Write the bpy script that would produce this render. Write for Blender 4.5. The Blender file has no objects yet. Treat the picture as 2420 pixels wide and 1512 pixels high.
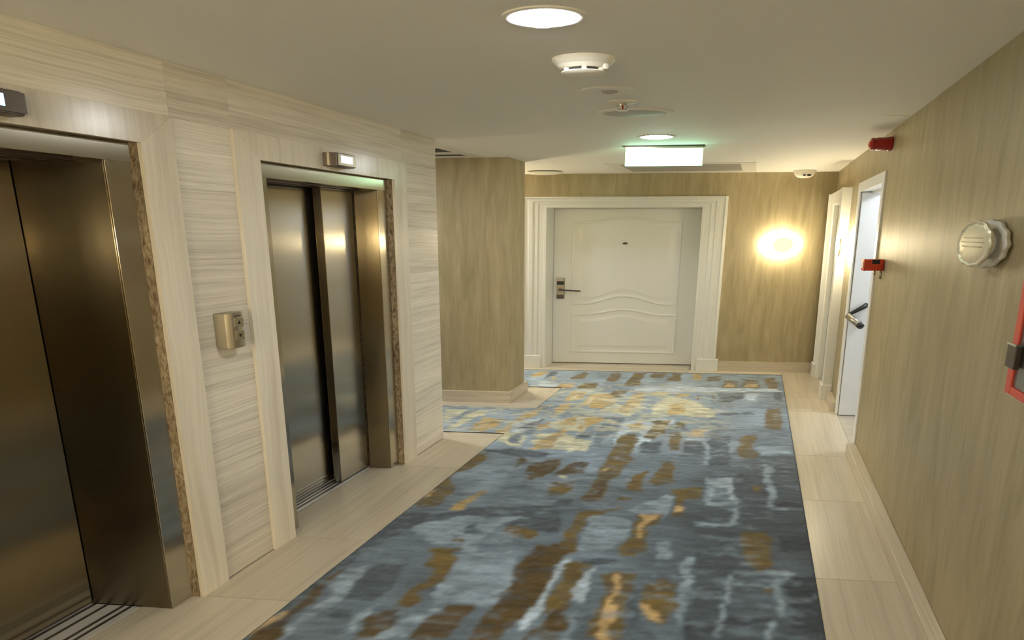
import bpy, bmesh, math, random
import numpy as np
from mathutils import Vector
random.seed(7)
SC = bpy.context.scene
COL = SC.collection

# ------------------------------------------------------------------ camera, world, exposure
cam = bpy.data.cameras.new('camera'); cam.lens = 16.364; cam.sensor_width = 36.0; cam.sensor_fit = 'HORIZONTAL'
cam.clip_start = 0.02
cam_ob = bpy.data.objects.new('camera', cam); COL.objects.link(cam_ob)
cam_ob.location = (0, 0, 1.70); cam_ob.rotation_euler = (math.radians(90 - 10.6), 0, 0)
SC.camera = cam_ob
wd = bpy.data.worlds.new('world'); SC.world = wd; wd.use_nodes = True
wd.node_tree.nodes['Background'].inputs[0].default_value = (0.5, 0.5, 0.5, 1)
wd.node_tree.nodes['Background'].inputs[1].default_value = 0.02
SC.view_settings.view_transform = 'Standard'; SC.view_settings.look = 'None'
SC.view_settings.exposure = 0.25; SC.view_settings.gamma = 1.0
SC.view_settings.use_curve_mapping = False
SC.cycles.max_bounces = 10; SC.cycles.diffuse_bounces = 6; SC.cycles.glossy_bounces = 5
SC.cycles.caustics_reflective = False; SC.cycles.caustics_refractive = False
SC.cycles.sample_clamp_indirect = 6.0
ROT = 0.0
DOWN = 190.0      # downlight diffusers in view
DOWNB = 190.0     # unseen downlight added behind the camera for more light
DOWNP = 350.0     # unseen downlights added in the side passage to brighten the pier
SCON = 60.0       # wall sconces in view
SCONB = 175.0      # unseen wall sconces added behind the camera as fill light
SCONP = 230.0      # unseen sconces added in the side passage to brighten the far end
EXITE = 4.2       # exit sign emission
STAIR = 55.0       # stairwell lamp

# ------------------------------------------------------------------ plan: the corridor runs along A, the end wall along B (an oblique plan)
aA, aB = math.radians(27.475), math.radians(94.33)
A = Vector((math.sin(aA), math.cos(aA), 0)); B = Vector((math.sin(aB), math.cos(aB), 0)); ZZ = Vector((0, 0, 1))
C = 2.39          # ceiling height
LEAN = [0.0]      # the right wall stands a little out of plumb
def P(s, t, z):
    return A * s + B * (t + LEAN[0] * (1.2 - z)) + ZZ * z

# ------------------------------------------------------------------ materials
def newmat(name):
    m = bpy.data.materials.new(name); m.use_nodes = True
    return m, m.node_tree.nodes, m.node_tree.links, m.node_tree.nodes['Principled BSDF']
def plain(name, col, rough=0.5, metal=0.0, coat=0.0, spec=0.5):
    m, N, L, b = newmat(name)
    b.inputs['Base Color'].default_value = (*col, 1); b.inputs['Roughness'].default_value = rough
    b.inputs['Metallic'].default_value = metal; b.inputs['Coat Weight'].default_value = coat
    b.inputs['Specular IOR Level'].default_value = spec
    return m
def emis(name, col, strength, base=(0.8, 0.8, 0.8)):
    m, N, L, b = newmat(name)
    b.inputs['Base Color'].default_value = (*base, 1)
    b.inputs['Emission Color'].default_value = (*col, 1); b.inputs['Emission Strength'].default_value = strength
    return m
def ramp(N, stops):
    r = N.new('ShaderNodeValToRGB'); e = r.color_ramp.elements
    while len(e) < len(stops): e.new(0.5)
    for k, (p, c) in zip(e, stops): k.position = p; k.color = (*c, 1)
    return r
def noise(N, L, vec, scale, detail=4, rough=0.55, dist=0.0):
    n = N.new('ShaderNodeTexNoise'); n.inputs['Scale'].default_value = scale
    n.inputs['Detail'].default_value = detail; n.inputs['Roughness'].default_value = rough
    n.inputs['Distortion'].default_value = dist
    L.new(vec, n.inputs['Vector']); return n
def mapping(N, L, vec, scale):
    mp = N.new('ShaderNodeMapping'); mp.inputs['Scale'].default_value = scale
    L.new(vec, mp.inputs['Vector']); return mp.outputs[0]
def mixc(N, L, fac, a, b, mode='MIX'):
    mx = N.new('ShaderNodeMix'); mx.data_type = 'RGBA'; mx.blend_type = mode
    for sock, v in ((mx.inputs[0], fac), (mx.inputs[6], a), (mx.inputs[7], b)):
        if isinstance(v, (int, float)): sock.default_value = v
        elif isinstance(v, tuple): sock.default_value = (*v, 1)
        else: L.new(v, sock)
    return mx.outputs[2]
def stone(name, vertical, light, mid, dark, rough=0.22, contrast=1.0, bump=0.0, spec=0.5):
    """veined limestone: long wavy bands running along u (or along v)"""
    m, N, L, b = newmat(name)
    uv = N.new('ShaderNodeUVMap'); uv.uv_map = 'UVMap'
    low = noise(N, L, mapping(N, L, uv.outputs[0], (2.0, 2.0, 1)), 1.0, 2)
    ad = N.new('ShaderNodeVectorMath'); ad.operation = 'MULTIPLY_ADD'
    L.new(low.outputs['Color'], ad.inputs[0])
    ad.inputs[1].default_value = (0.05, 0.0, 0) if vertical else (0.0, 0.035, 0)
    L.new(uv.outputs[0], ad.inputs[2])
    sc1 = (16, 0.55, 1) if vertical else (0.8, 24, 1)
    sc2 = (70, 1.3, 1) if vertical else (2.2, 95, 1)
    sc3 = (5, 0.3, 1) if vertical else (0.3, 5, 1)
    n1 = noise(N, L, mapping(N, L, ad.outputs[0], sc1), 1.0, 5, 0.6)
    n2 = noise(N, L, mapping(N, L, ad.outputs[0], sc2), 1.0, 4, 0.65)
    n3 = noise(N, L, mapping(N, L, ad.outputs[0], sc3), 1.0, 3, 0.5)
    r1 = ramp(N, [(0.34, dark), (0.48, mid), (0.60, light), (0.75, mid)])
    L.new(n1.outputs['Fac'], r1.inputs[0])
    r2 = ramp(N, [(0.38, tuple(0.62 * c for c in mid)), (0.56, light)])
    L.new(n2.outputs['Fac'], r2.inputs[0])
    c1 = mixc(N, L, 0.45 * contrast, r1.outputs[0], r2.outputs[0])
    r3 = ramp(N, [(0.35, tuple(0.9 * c for c in mid)), (0.65, light)])
    L.new(n3.outputs['Fac'], r3.inputs[0])
    c2 = mixc(N, L, 0.35, c1, r3.outputs[0])
    oi = N.new('ShaderNodeObjectInfo')
    r4 = ramp(N, [(0.0, (0.86, 0.85, 0.84)), (1.0, (1.03, 1.03, 1.03))]); L.new(oi.outputs['Random'], r4.inputs[0])
    c2 = mixc(N, L, 1.0, c2, r4.outputs[0], 'MULTIPLY')
    L.new(c2, b.inputs['Base Color'])
    b.inputs['Roughness'].default_value = rough; b.inputs['Specular IOR Level'].default_value = spec
    if bump:
        bp = N.new('ShaderNodeBump'); bp.inputs['Strength'].default_value = bump; bp.inputs['Distance'].default_value = 0.004
        nb = noise(N, L, mapping(N, L, uv.outputs[0], (60, 60, 1)), 1.0, 5, 0.7)
        L.new(nb.outputs['Fac'], bp.inputs['Height']); L.new(bp.outputs[0], b.inputs['Normal'])
    return m
def paper(name, c0, c1, c2):
    """woven wallpaper with an upright fibre grain"""
    m, N, L, b = newmat(name)
    uv = N.new('ShaderNodeUVMap'); uv.uv_map = 'UVMap'
    n1 = noise(N, L, mapping(N, L, uv.outputs[0], (40, 3.0, 1)), 1.0, 4, 0.6, 0.5)
    n2 = noise(N, L, mapping(N, L, uv.outputs[0], (11, 1.6, 1)), 1.0, 4, 0.55, 0.8)
    n3 = noise(N, L, mapping(N, L, uv.outputs[0], (220, 120, 1)), 1.0, 2, 0.6)
    r1 = ramp(N, [(0.30, c0), (0.52, c1), (0.72, c2)]); L.new(n1.outputs['Fac'], r1.inputs[0])
    r2 = ramp(N, [(0.3, c0), (0.5, c1), (0.7, c2)]); L.new(n2.outputs['Fac'], r2.inputs[0])
    c = mixc(N, L, 0.62, r1.outputs[0], r2.outputs[0])
    r3 = ramp(N, [(0.3, (0.86, 0.86, 0.86)), (0.7, (1, 1, 1))]); L.new(n3.outputs['Fac'], r3.inputs[0])
    c = mixc(N, L, 1.0, c, r3.outputs[0], 'MULTIPLY')
    L.new(c, b.inputs['Base Color'])
    b.inputs['Roughness'].default_value = 0.42; b.inputs['Specular IOR Level'].default_value = 0.35
    bp = N.new('ShaderNodeBump'); bp.inputs['Strength'].default_value = 0.15; bp.inputs['Distance'].default_value = 0.0015
    L.new(n1.outputs['Fac'], bp.inputs['Height']); L.new(bp.outputs[0], b.inputs['Normal'])
    return m
def steel(name, col, rough=0.24, aniso=0.75, rot=0.0):
    m, N, L, b = newmat(name)
    uv = N.new('ShaderNodeUVMap'); uv.uv_map = 'UVMap'
    n1 = noise(N, L, mapping(N, L, uv.outputs[0], (500, 3, 1)), 1.0, 2, 0.6)
    r1 = ramp(N, [(0.2, tuple(0.93 * c for c in col)), (0.8, col)]); L.new(n1.outputs['Fac'], r1.inputs[0])
    L.new(r1.outputs[0], b.inputs['Base Color'])
    b.inputs['Metallic'].default_value = 1.0; b.inputs['Roughness'].default_value = rough
    b.inputs['Anisotropic'].default_value = aniso; b.inputs['Anisotropic Rotation'].default_value = rot
    tg = N.new('ShaderNodeTangent'); tg.direction_type = 'UV_MAP'; tg.uv_map = 'UVMap'
    L.new(tg.outputs[0], b.inputs['Tangent'])
    return m

M = {}
M['stone_h'] = stone('stone_level_vein', False, (0.88, 0.83, 0.735), (0.74, 0.69, 0.595), (0.40, 0.36, 0.30), contrast=1.15)
M['stone_v'] = stone('stone_upright_vein', True, (0.80, 0.75, 0.65), (0.73, 0.67, 0.565), (0.56, 0.50, 0.41), contrast=0.6)
def sawn(name):
    m, N, L, b = newmat(name)
    uv = N.new('ShaderNodeUVMap'); uv.uv_map = 'UVMap'
    n1 = noise(N, L, mapping(N, L, uv.outputs[0], (60, 24, 1)), 1.0, 5, 0.7, 0.6)
    n2 = noise(N, L, mapping(N, L, uv.outputs[0], (4, 2.5, 1)), 1.0, 2, 0.5)
    r1 = ramp(N, [(0.36, (0.13, 0.085, 0.045)), (0.50, (0.34, 0.265, 0.17)), (0.66, (0.50, 0.42, 0.30))]); L.new(n1.outputs['Fac'], r1.inputs[0])
    r2 = ramp(N, [(0.35, (0.6, 0.58, 0.55)), (0.65, (1, 1, 1))]); L.new(n2.outputs['Fac'], r2.inputs[0])
    L.new(mixc(N, L, 1.0, r1.outputs[0], r2.outputs[0], 'MULTIPLY'), b.inputs['Base Color'])
    b.inputs['Roughness'].default_value = 0.85
    bp = N.new('ShaderNodeBump'); bp.inputs['Strength'].default_value = 0.7; bp.inputs['Distance'].default_value = 0.004
    L.new(n1.outputs['Fac'], bp.inputs['Height']); L.new(bp.outputs[0], b.inputs['Normal'])
    return m
M['stone_rough'] = sawn('stone_sawn_edge')
M['tile'] = stone('floor_limestone', False, (0.64, 0.575, 0.46), (0.58, 0.515, 0.405), (0.45, 0.395, 0.31), rough=0.28, contrast=0.7)
M['tile_b'] = stone('floor_limestone_cross', True, (0.64, 0.575, 0.46), (0.57, 0.505, 0.40), (0.44, 0.385, 0.30), rough=0.28, contrast=0.7)
M['grout'] = plain('grout', (0.36, 0.31, 0.24), 0.8)
M['skirt'] = stone('skirting_limestone', False, (0.66, 0.59, 0.47), (0.56, 0.49, 0.385), (0.42, 0.36, 0.28), rough=0.3)
M['paper'] = paper('wallpaper', (0.305, 0.25, 0.14), (0.40, 0.33, 0.20), (0.49, 0.41, 0.26))
M['ceiling'] = plain('ceiling_paint', (0.78, 0.765, 0.73), 0.7, spec=0.2)
M['white'] = plain('white_lacquer', (0.74, 0.735, 0.70), 0.32)
M['stairwhite'] = plain('white_painted_steel', (0.83, 0.84, 0.845), 0.35)
M['plastic'] = plain('white_plastic', (0.76, 0.73, 0.64), 0.4)
M['grille'] = plain('grille_metal', (0.42, 0.40, 0.36), 0.5)
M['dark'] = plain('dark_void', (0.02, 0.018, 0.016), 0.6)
M['ventframe'] = plain('vent_frame_paint', (0.66, 0.645, 0.60), 0.5)
M['ventvoid'] = plain('vent_void', (0.10, 0.095, 0.085), 0.7)
M['steel'] = steel('brushed_steel', (0.54, 0.50, 0.42), 0.17, 0.88, ROT)
M['dimmed_steel'] = steel('brushed_steel_dimmed', (0.25, 0.208, 0.14), 0.25, 0.93, ROT)  # darker copy of the steel, dark reflections put into its colour
M['sill'] = plain('sill_aluminium', (0.74, 0.73, 0.71), 0.4, 0.35)
M['chrome'] = plain('chrome', (0.72, 0.70, 0.66), 0.12, 1.0)
M['nickel'] = plain('satin_nickel', (0.44, 0.40, 0.32), 0.38, 1.0)
M['darkmetal'] = plain('dark_bronze_metal', (0.12, 0.10, 0.085), 0.35, 0.7)
M['black'] = plain('black_plastic', (0.012, 0.012, 0.013), 0.3)
M['red'] = plain('red_plastic', (0.50, 0.045, 0.02), 0.3)
M['darkred'] = plain('dark_red_plastic', (0.28, 0.012, 0.012), 0.25)
M['redpaint'] = plain('red_painted_steel', (0.62, 0.09, 0.06), 0.4)
M['lamp'] = emis('downlight_glow', (0.96, 1.0, 1.0), DOWN)
M['lamp_b'] = emis('added_downlight_glow_near', (0.96, 1.0, 1.0), DOWNB)
M['lamp_p'] = emis('added_downlight_glow_side', (0.96, 1.0, 1.0), DOWNP)
M['sconce'] = emis('sconce_glow', (1.0, 0.87, 0.58), SCON)
M['sconce_b'] = emis('added_sconce_glow_near', (1.0, 0.87, 0.58), SCONB)
M['sconce_p'] = emis('added_sconce_glow_side', (1.0, 0.87, 0.58), SCONP)
M['exit'] = emis('exit_sign_glow', (0.40, 1.0, 0.60), EXITE)
M['exitmark'] = emis('exit_sign_mark', (0.45, 0.97, 0.93), 1.05)
M['screen'] = emis('screen_glow', (0.62, 0.85, 1.0), 3.0)
M['screenblue'] = emis('screen_glow_blue', (0.22, 0.45, 1.0), 2.4)
M['stairlamp'] = emis('stair_lamp_glow', (0.86, 0.93, 1.0), STAIR)
M['frost'] = plain('frosted_glass', (0.60, 0.60, 0.57), 0.35)
M['medal'] = plain('gold_glass_disc', (0.72, 0.58, 0.33), 0.4)
M['medal'].node_tree.nodes['Principled BSDF'].inputs['Transmission Weight'].default_value = 0.35
M['plaque'] = plain('brushed_champagne_disc', (0.62, 0.57, 0.44), 0.42, 0.55)
m_, N_, L_, b_ = newmat('clear_glass'); M['glass'] = m_
b_.inputs['Base Color'].default_value = (0.75, 0.78, 0.76, 1); b_.inputs['Roughness'].default_value = 0.05
b_.inputs['Transmission Weight'].default_value = 0.85; b_.inputs['IOR'].default_value = 1.45

# ------------------------------------------------------------------ builders
def tag(o, label=None, cat=None, group=None, kind=None):
    if label: o['label'] = label
    if cat: o['category'] = cat
    if group: o['group'] = group
    if kind: o['kind'] = kind
    return o
def empty(name, s, t, z, label, cat, group=None, kind=None):
    o = bpy.data.objects.new(name, None); o.empty_display_size = 0.05
    COL.objects.link(o); o.location = P(s, t, z)
    return tag(o, label, cat, group, kind)
bpy_parent_pos = {}
def worldpos(o):
    v = Vector(o.location)
    while o.parent: o = o.parent; v = v + Vector(o.location)
    return v
def link(name, verts, faces, mat, parent=None, uvs=None, smooth=False, origin=None):
    """verts in world metres; one mesh object with its origin at `origin`"""
    vs = [Vector(v) for v in verts]
    if origin is None:
        lo = [min(v[i] for v in vs) for i in range(3)]; hi = [max(v[i] for v in vs) for i in range(3)]
        origin = Vector(((lo[0] + hi[0]) / 2, (lo[1] + hi[1]) / 2, lo[2]))
    me = bpy.data.meshes.new(name)
    me.from_pydata([tuple(v - origin) for v in vs], [], faces); 
    if uvs:
        ul = me.uv_layers.new(name='UVMap')
        k = 0
        for p in me.polygons:
            for li in p.loop_indices:
                ul.data[li].uv = uvs[k]; k += 1
    me.materials.append(M[mat] if isinstance(mat, str) else mat)
    if smooth:
        me.polygons.foreach_set('use_smooth', [True] * len(me.polygons))
    bm = bmesh.new(); bm.from_mesh(me); bmesh.ops.recalc_face_normals(bm, faces=bm.faces); bm.to_mesh(me); bm.free()
    o = bpy.data.objects.new(name, me); COL.objects.link(o)
    if parent is not None:
        o.parent = parent; o.location = origin - worldpos(parent)
    else: o.location = origin
    return o
def from_bm(name, bm, mat, parent=None, uvo=None, smooth=False):
    """bm is in plan coordinates (s, t, z): gives every face metre uvs, then maps it to the world"""
    if uvo is None: uvo = (random.random() * 20, random.random() * 20)
    bmesh.ops.recalc_face_normals(bm, faces=bm.faces)
    verts = [P(*v.co) for v in bm.verts]; idx = {v: i for i, v in enumerate(bm.verts)}
    faces, uvs = [], []
    for f in bm.faces:
        n = f.normal; a = max(range(3), key=lambda i: abs(n[i]))
        faces.append([idx[v] for v in f.verts])
        for v in f.verts:
            s, t, z = v.co
            u = ((t, z), (s, z), (s, t))[a]
            uvs.append((u[0] + uvo[0], u[1] + uvo[1]))
    bm.free()
    return link(name, verts, faces, mat, parent, uvs, smooth)
def box_bm(s0, s1, t0, t1, z0, z1, bev=0.0, bm=None):
    own = bm is None
    if own: bm = bmesh.new()
    g = bmesh.ops.create_cube(bm, size=1.0)['verts']
    for v in g:
        v.co = Vector(((s0 + s1) / 2 + v.co.x * (s1 - s0), (t0 + t1) / 2 + v.co.y * (t1 - t0), (z0 + z1) / 2 + v.co.z * (z1 - z0)))
    if bev:
        es = list({e for v in g for e in v.link_edges})
        bmesh.ops.bevel(bm, geom=es, offset=bev, segments=2, affect='EDGES', profile=0.5)
    return bm
def box(name, s0, s1, t0, t1, z0, z1, mat, parent=None, bev=0.0, uvo=None):
    return from_bm(name, box_bm(s0, s1, t0, t1, z0, z1, bev), mat, parent, uvo)
def boxes(name, lst, mat, parent=None):
    bm = bmesh.new()
    for q in lst: box_bm(*q, bm=bm)
    return from_bm(name, bm, mat, parent)
def prism(name, poly, plane, d0, d1, mat, parent=None, bev=0.0, uvo=None):
    """poly in 'sz', 'tz' or 'st', extruded from d0 to d1 along the remaining axis"""
    bm = bmesh.new()
    def co(p, d): return {'sz': (p[0], d, p[1]), 'tz': (d, p[0], p[1]), 'st': (p[0], p[1], d)}[plane]
    a = [bm.verts.new(co(p, d0)) for p in poly]; b = [bm.verts.new(co(p, d1)) for p in poly]
    n = len(poly)
    bm.faces.new(a); bm.faces.new(b[::-1])
    for i in range(n): bm.faces.new((a[i], a[(i + 1) % n], b[(i + 1) % n], b[i]))
    if bev: bmesh.ops.bevel(bm, geom=list(bm.edges), offset=bev, segments=1, affect='EDGES')
    return from_bm(name, bm, mat, parent, uvo)
def lathe(name, c, e1, e2, ax, prof, mat, parent=None, seg=40, scallop=None, smooth=True, a0=0.0):
    """turned body about `ax`; e1, e2 are the world half-axes of the unit ring, prof = [(radius, height)]"""
    vs, fs = [], []
    for (r, h) in prof:
        for k in range(seg):
            th = a0 + 2 * math.pi * k / seg
            rr = r * (1 + (scallop[0] * math.cos(scallop[1] * th) if scallop and r > 0.75 else 0))
            vs.append(c + e1 * (rr * math.cos(th)) + e2 * (rr * math.sin(th)) + ax * h)
    n = len(prof)
    for i in range(n - 1):
        for k in range(seg):
            fs.append((i * seg + k, i * seg + (k + 1) % seg, (i + 1) * seg + (k + 1) % seg, (i + 1) * seg + k))
    fs.append(tuple(range(seg))[::-1]); fs.append(tuple((n - 1) * seg + k for k in range(seg)))
    o = link(name, vs, fs, mat, parent, smooth=False)
    if smooth:
        me = o.data
        me.polygons.foreach_set('use_smooth', [len(p.vertices) == 4 for p in me.polygons])
        me.set_sharp_from_angle(angle=math.radians(40)) if hasattr(me, 'set_sharp_from_angle') else None
    return o
def tube(name, pts, r, mat, parent=None, seg=12, squash=1.0):
    """round bar along world points, flat ends"""
    vs, fs = [], []
    pts = [Vector(p) for p in pts]
    for i, p in enumerate(pts):
        d = (pts[min(i + 1, len(pts) - 1)] - pts[max(i - 1, 0)]).normalized()
        up = ZZ if abs(d.z) < 0.9 else Vector((1, 0, 0))
        x = d.cross(up).normalized(); y = x.cross(d)
        rr = r[i] if isinstance(r, (list, tuple)) else r
        for k in range(seg):
            a = 2 * math.pi * k / seg
            vs.append(p + x * rr * math.cos(a) + y * rr * squash * math.sin(a))
    for i in range(len(pts) - 1):
        for k in range(seg):
            fs.append((i * seg + k, i * seg + (k + 1) % seg, (i + 1) * seg + (k + 1) % seg, (i + 1) * seg + k))
    fs.append(tuple(range(seg))[::-1]); fs.append(tuple((len(pts) - 1) * seg + k for k in range(seg)))
    return link(name, vs, fs, mat, parent, smooth=True)
X = Vector((1, 0, 0)); Y = Vector((0, 1, 0))
def copy_tree(o, parent=None):
    c = o.copy(); COL.objects.link(c); c.parent = parent
    for ch in list(o.children): copy_tree(ch, c)
    return c
# ------------------------------------------------------------------ setting: floor, ceiling, walls
def structure(o, label, cat):
    return tag(o, label, cat, None, 'structure')
floor = box('floor', -3.0, 7.0, -5.0, 2.6, -0.08, -0.004, 'grout')
structure(floor, 'pale limestone tiled floor of the hotel corridor', 'floor')
def tile(s0, s1, t0, t1, mat='tile'):
    g = 0.0012
    return box('floor_tile', s0 + g, s1 - g, t0 + g, t1 - g, -0.004, 0.0, mat, floor)
RL, RR, RB = -1.955, 0.435, 6.155          # edges of the rug
lj = [-3.0, -2.2, -1.4, -0.5, 0.03, 0.93]
for a, b in zip(lj[:-1], lj[1:]): tile(a, b, -2.395, RL)
tile(0.93, 1.983, -2.595, RL); tile(1.983, 2.48, -2.395, RL); tile(2.48, 3.403, -2.585, RL)
tile(3.403, 3.985, -2.395, RL); tile(3.985, 4.07, -2.395, RL, 'tile_b')
for a, b in ((-5.0, -3.8), (-3.8, -2.395)): tile(3.93, 4.07, a, b, 'tile_b')
for a, b in ((-5.0, -3.9), (-3.9, -2.9), (-2.9, RL)): tile(4.735, 4.872, a, b, 'tile_b')
tile(4.872, 5.28, -2.272, RL); tile(5.28, 5.43, -2.272, RL)
for a, b in ((-5.0, -3.7), (-3.7, -2.272)): tile(5.28, 5.43, a, b, 'tile_b')
for a, b in ((-5.0, -3.8), (-3.8, -2.5), (-2.5, -0.69), (-0.69, RR)): tile(RB, 6.318, a, b, 'tile_b')
for a, b in ((-2.5, -1.6), (-1.6, -0.69)): tile(6.318, 6.56, a, b, 'tile_b')
rj = [-3.0, -2.3, -1.5, -0.75, 0.05, 0.85, 1.6, 2.352, 3.137, 3.835, 4.862, 5.287, 6.318]
for a, b in zip(rj[:-1], rj[1:]): tile(a, b, RR, 0.884)
for a, b in ((3.875, 4.34), (4.34, 4.80)): tile(a, b, 0.884, 1.6, 'tile_b')
ceiling = box('ceiling', -3.0, 7.0, -5.0, 2.6, C, C + 0.08, 'ceiling')
structure(ceiling, 'flat off-white painted corridor ceiling', 'ceiling')

L1, L2 = (1.015, 1.975), (2.48, 3.44)      # clear openings of the two lifts
ZO, ZC = 2.05, 2.172                       # head of the opening, top of the stone casing
wall_left = boxes('wall_left', [(-3.0, L1[0] - 0.022, -3.05, -2.417, 0, C), (L1[1] + 0.022, L2[0] - 0.022, -3.05, -2.417, 0, C),
                                (L2[1] + 0.022, 3.918, -3.05, -2.417, 0, C),
                                (L1[0] - 0.022, L1[1] + 0.022, -3.05, -2.417, ZO + 0.022, C), (L2[0] - 0.022, L2[1] + 0.022, -3.05, -2.417, ZO + 0.022, C)], 'stone_rough')
structure(wall_left, 'wall clad in veined beige limestone panels around the lifts', 'wall')
def panel(s0, s1, z0, z1):
    g = 0.0004
    return box('stone_panel', s0 + g, s1 - g, -2.417, -2.40, z0 + g, z1 - g, 'stone_h', wall_left)
for zs in zip([0, 0.52, 1.05, 1.581, 1.887], [0.52, 1.05, 1.581, 1.887, ZC]): panel(2.107, 2.358, *zs)
for zs in zip([0, 0.06, 0.73, 1.41, 1.906], [0.06, 0.73, 1.41, 1.906, ZC]): panel(3.536, 3.935, *zs)
for ss in ((-3.0, -2.0), (-2.0, -1.0), (-1.0, 0.0), (0.0, 0.884)):
    for zs in zip([0, 0.6, 1.2, 1.8], [0.6, 1.2, 1.8, ZC]): panel(*ss, *zs)
for ss in ((-3.0, -1.0), (-1.0, 0.884), (0.884, 2.107), (2.107, 2.364), (2.364, 3.552), (3.552, 3.935)): panel(*ss, ZC, C)
for zs in zip([0, 0.6, 1.2, 1.8], [0.6, 1.2, 1.8, C]):
    box('stone_panel', 3.92, 3.935, -3.05, -2.418, zs[0], zs[1], 'stone_h', wall_left)

wall_back = boxes('wall_back', [(6.32, 6.62, -5.0, -2.515, 0, C), (6.32, 6.62, -0.645, 1.1, 0, C), (6.32, 6.62, -2.515, -0.645, 2.006, C)], 'paper')
structure(wall_back, 'end wall papered in olive tan fibre wallpaper', 'wall')
wall_pillar = boxes('wall_pillar', [(4.90, 5.25, -5.0, -2.30, 0, C)], 'paper')
structure(wall_pillar, 'papered wall pier jutting out past the second lift', 'wall')
LEAN[0] = 0.025
wall_right = boxes('wall_right', [(-3.0, 3.905, 0.855, 1.05, 0, C), (4.80, 5.45, 0.855, 1.05, 0, C), (6.06, 6.32, 0.855, 1.05, 0, C),
                                  (3.905, 4.80, 0.855, 1.05, 2.06, C), (5.45, 6.06, 0.855, 1.05, 2.02, C)], 'paper')
structure(wall_right, 'long right wall in tan fibre wallpaper', 'wall')
LEAN[0] = 0
wall_side = boxes('wall_side', [(3.9, 6.6, -5.1, -5.0, 0, C)], 'paper')
structure(wall_side, 'papered wall closing the side passage', 'wall')
wall_rear = boxes('wall_rear', [(-3.1, -3.0, -3.0, 1.1, 0, C)], 'paper')
structure(wall_rear, 'papered wall at the near end of the corridor', 'wall')
wall_stair = boxes('wall_stair', [(3.3, 5.6, 2.4, 2.5, 0, C), (3.2, 3.3, 1.06, 2.5, 0, C), (5.5, 5.6, 1.06, 2.4, 0, C)], 'stairwhite')
structure(wall_stair, 'white painted stairwell walls behind the service door', 'wall')

# skirtings
sk = boxes('baseboard_back', [(6.30, 6.32, -0.337, 0.80, 0, 0.125)], 'skirt')
structure(sk, 'limestone skirting along the end wall right of the guest door', 'skirting')
sk = boxes('baseboard_pillar', [(4.872, 4.90, -5.0, -2.272, 0, 0.115), (4.90, 5.28, -2.30, -2.272, 0, 0.115), (5.25, 5.28, -5.0, -2.30, 0, 0.115)], 'skirt')
structure(sk, 'limestone skirting wrapped around the papered pier', 'skirting')
sk = prism('baseboard_right', [(-3.0, 0.0), (3.898, 0.0), (3.898, 0.09), (-3.0, 0.09)], 'sz', 0.815, 0.884, 'skirt', None, 0.004)
structure(sk, 'pale limestone skirting along the right wall up to the service door', 'skirting')
sk = boxes('baseboard_short', [(4.888, 5.255, 0.825, 0.884, 0, 0.09)], 'skirt')
structure(sk, 'short limestone skirting between the two right hand doors', 'skirting')

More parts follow.
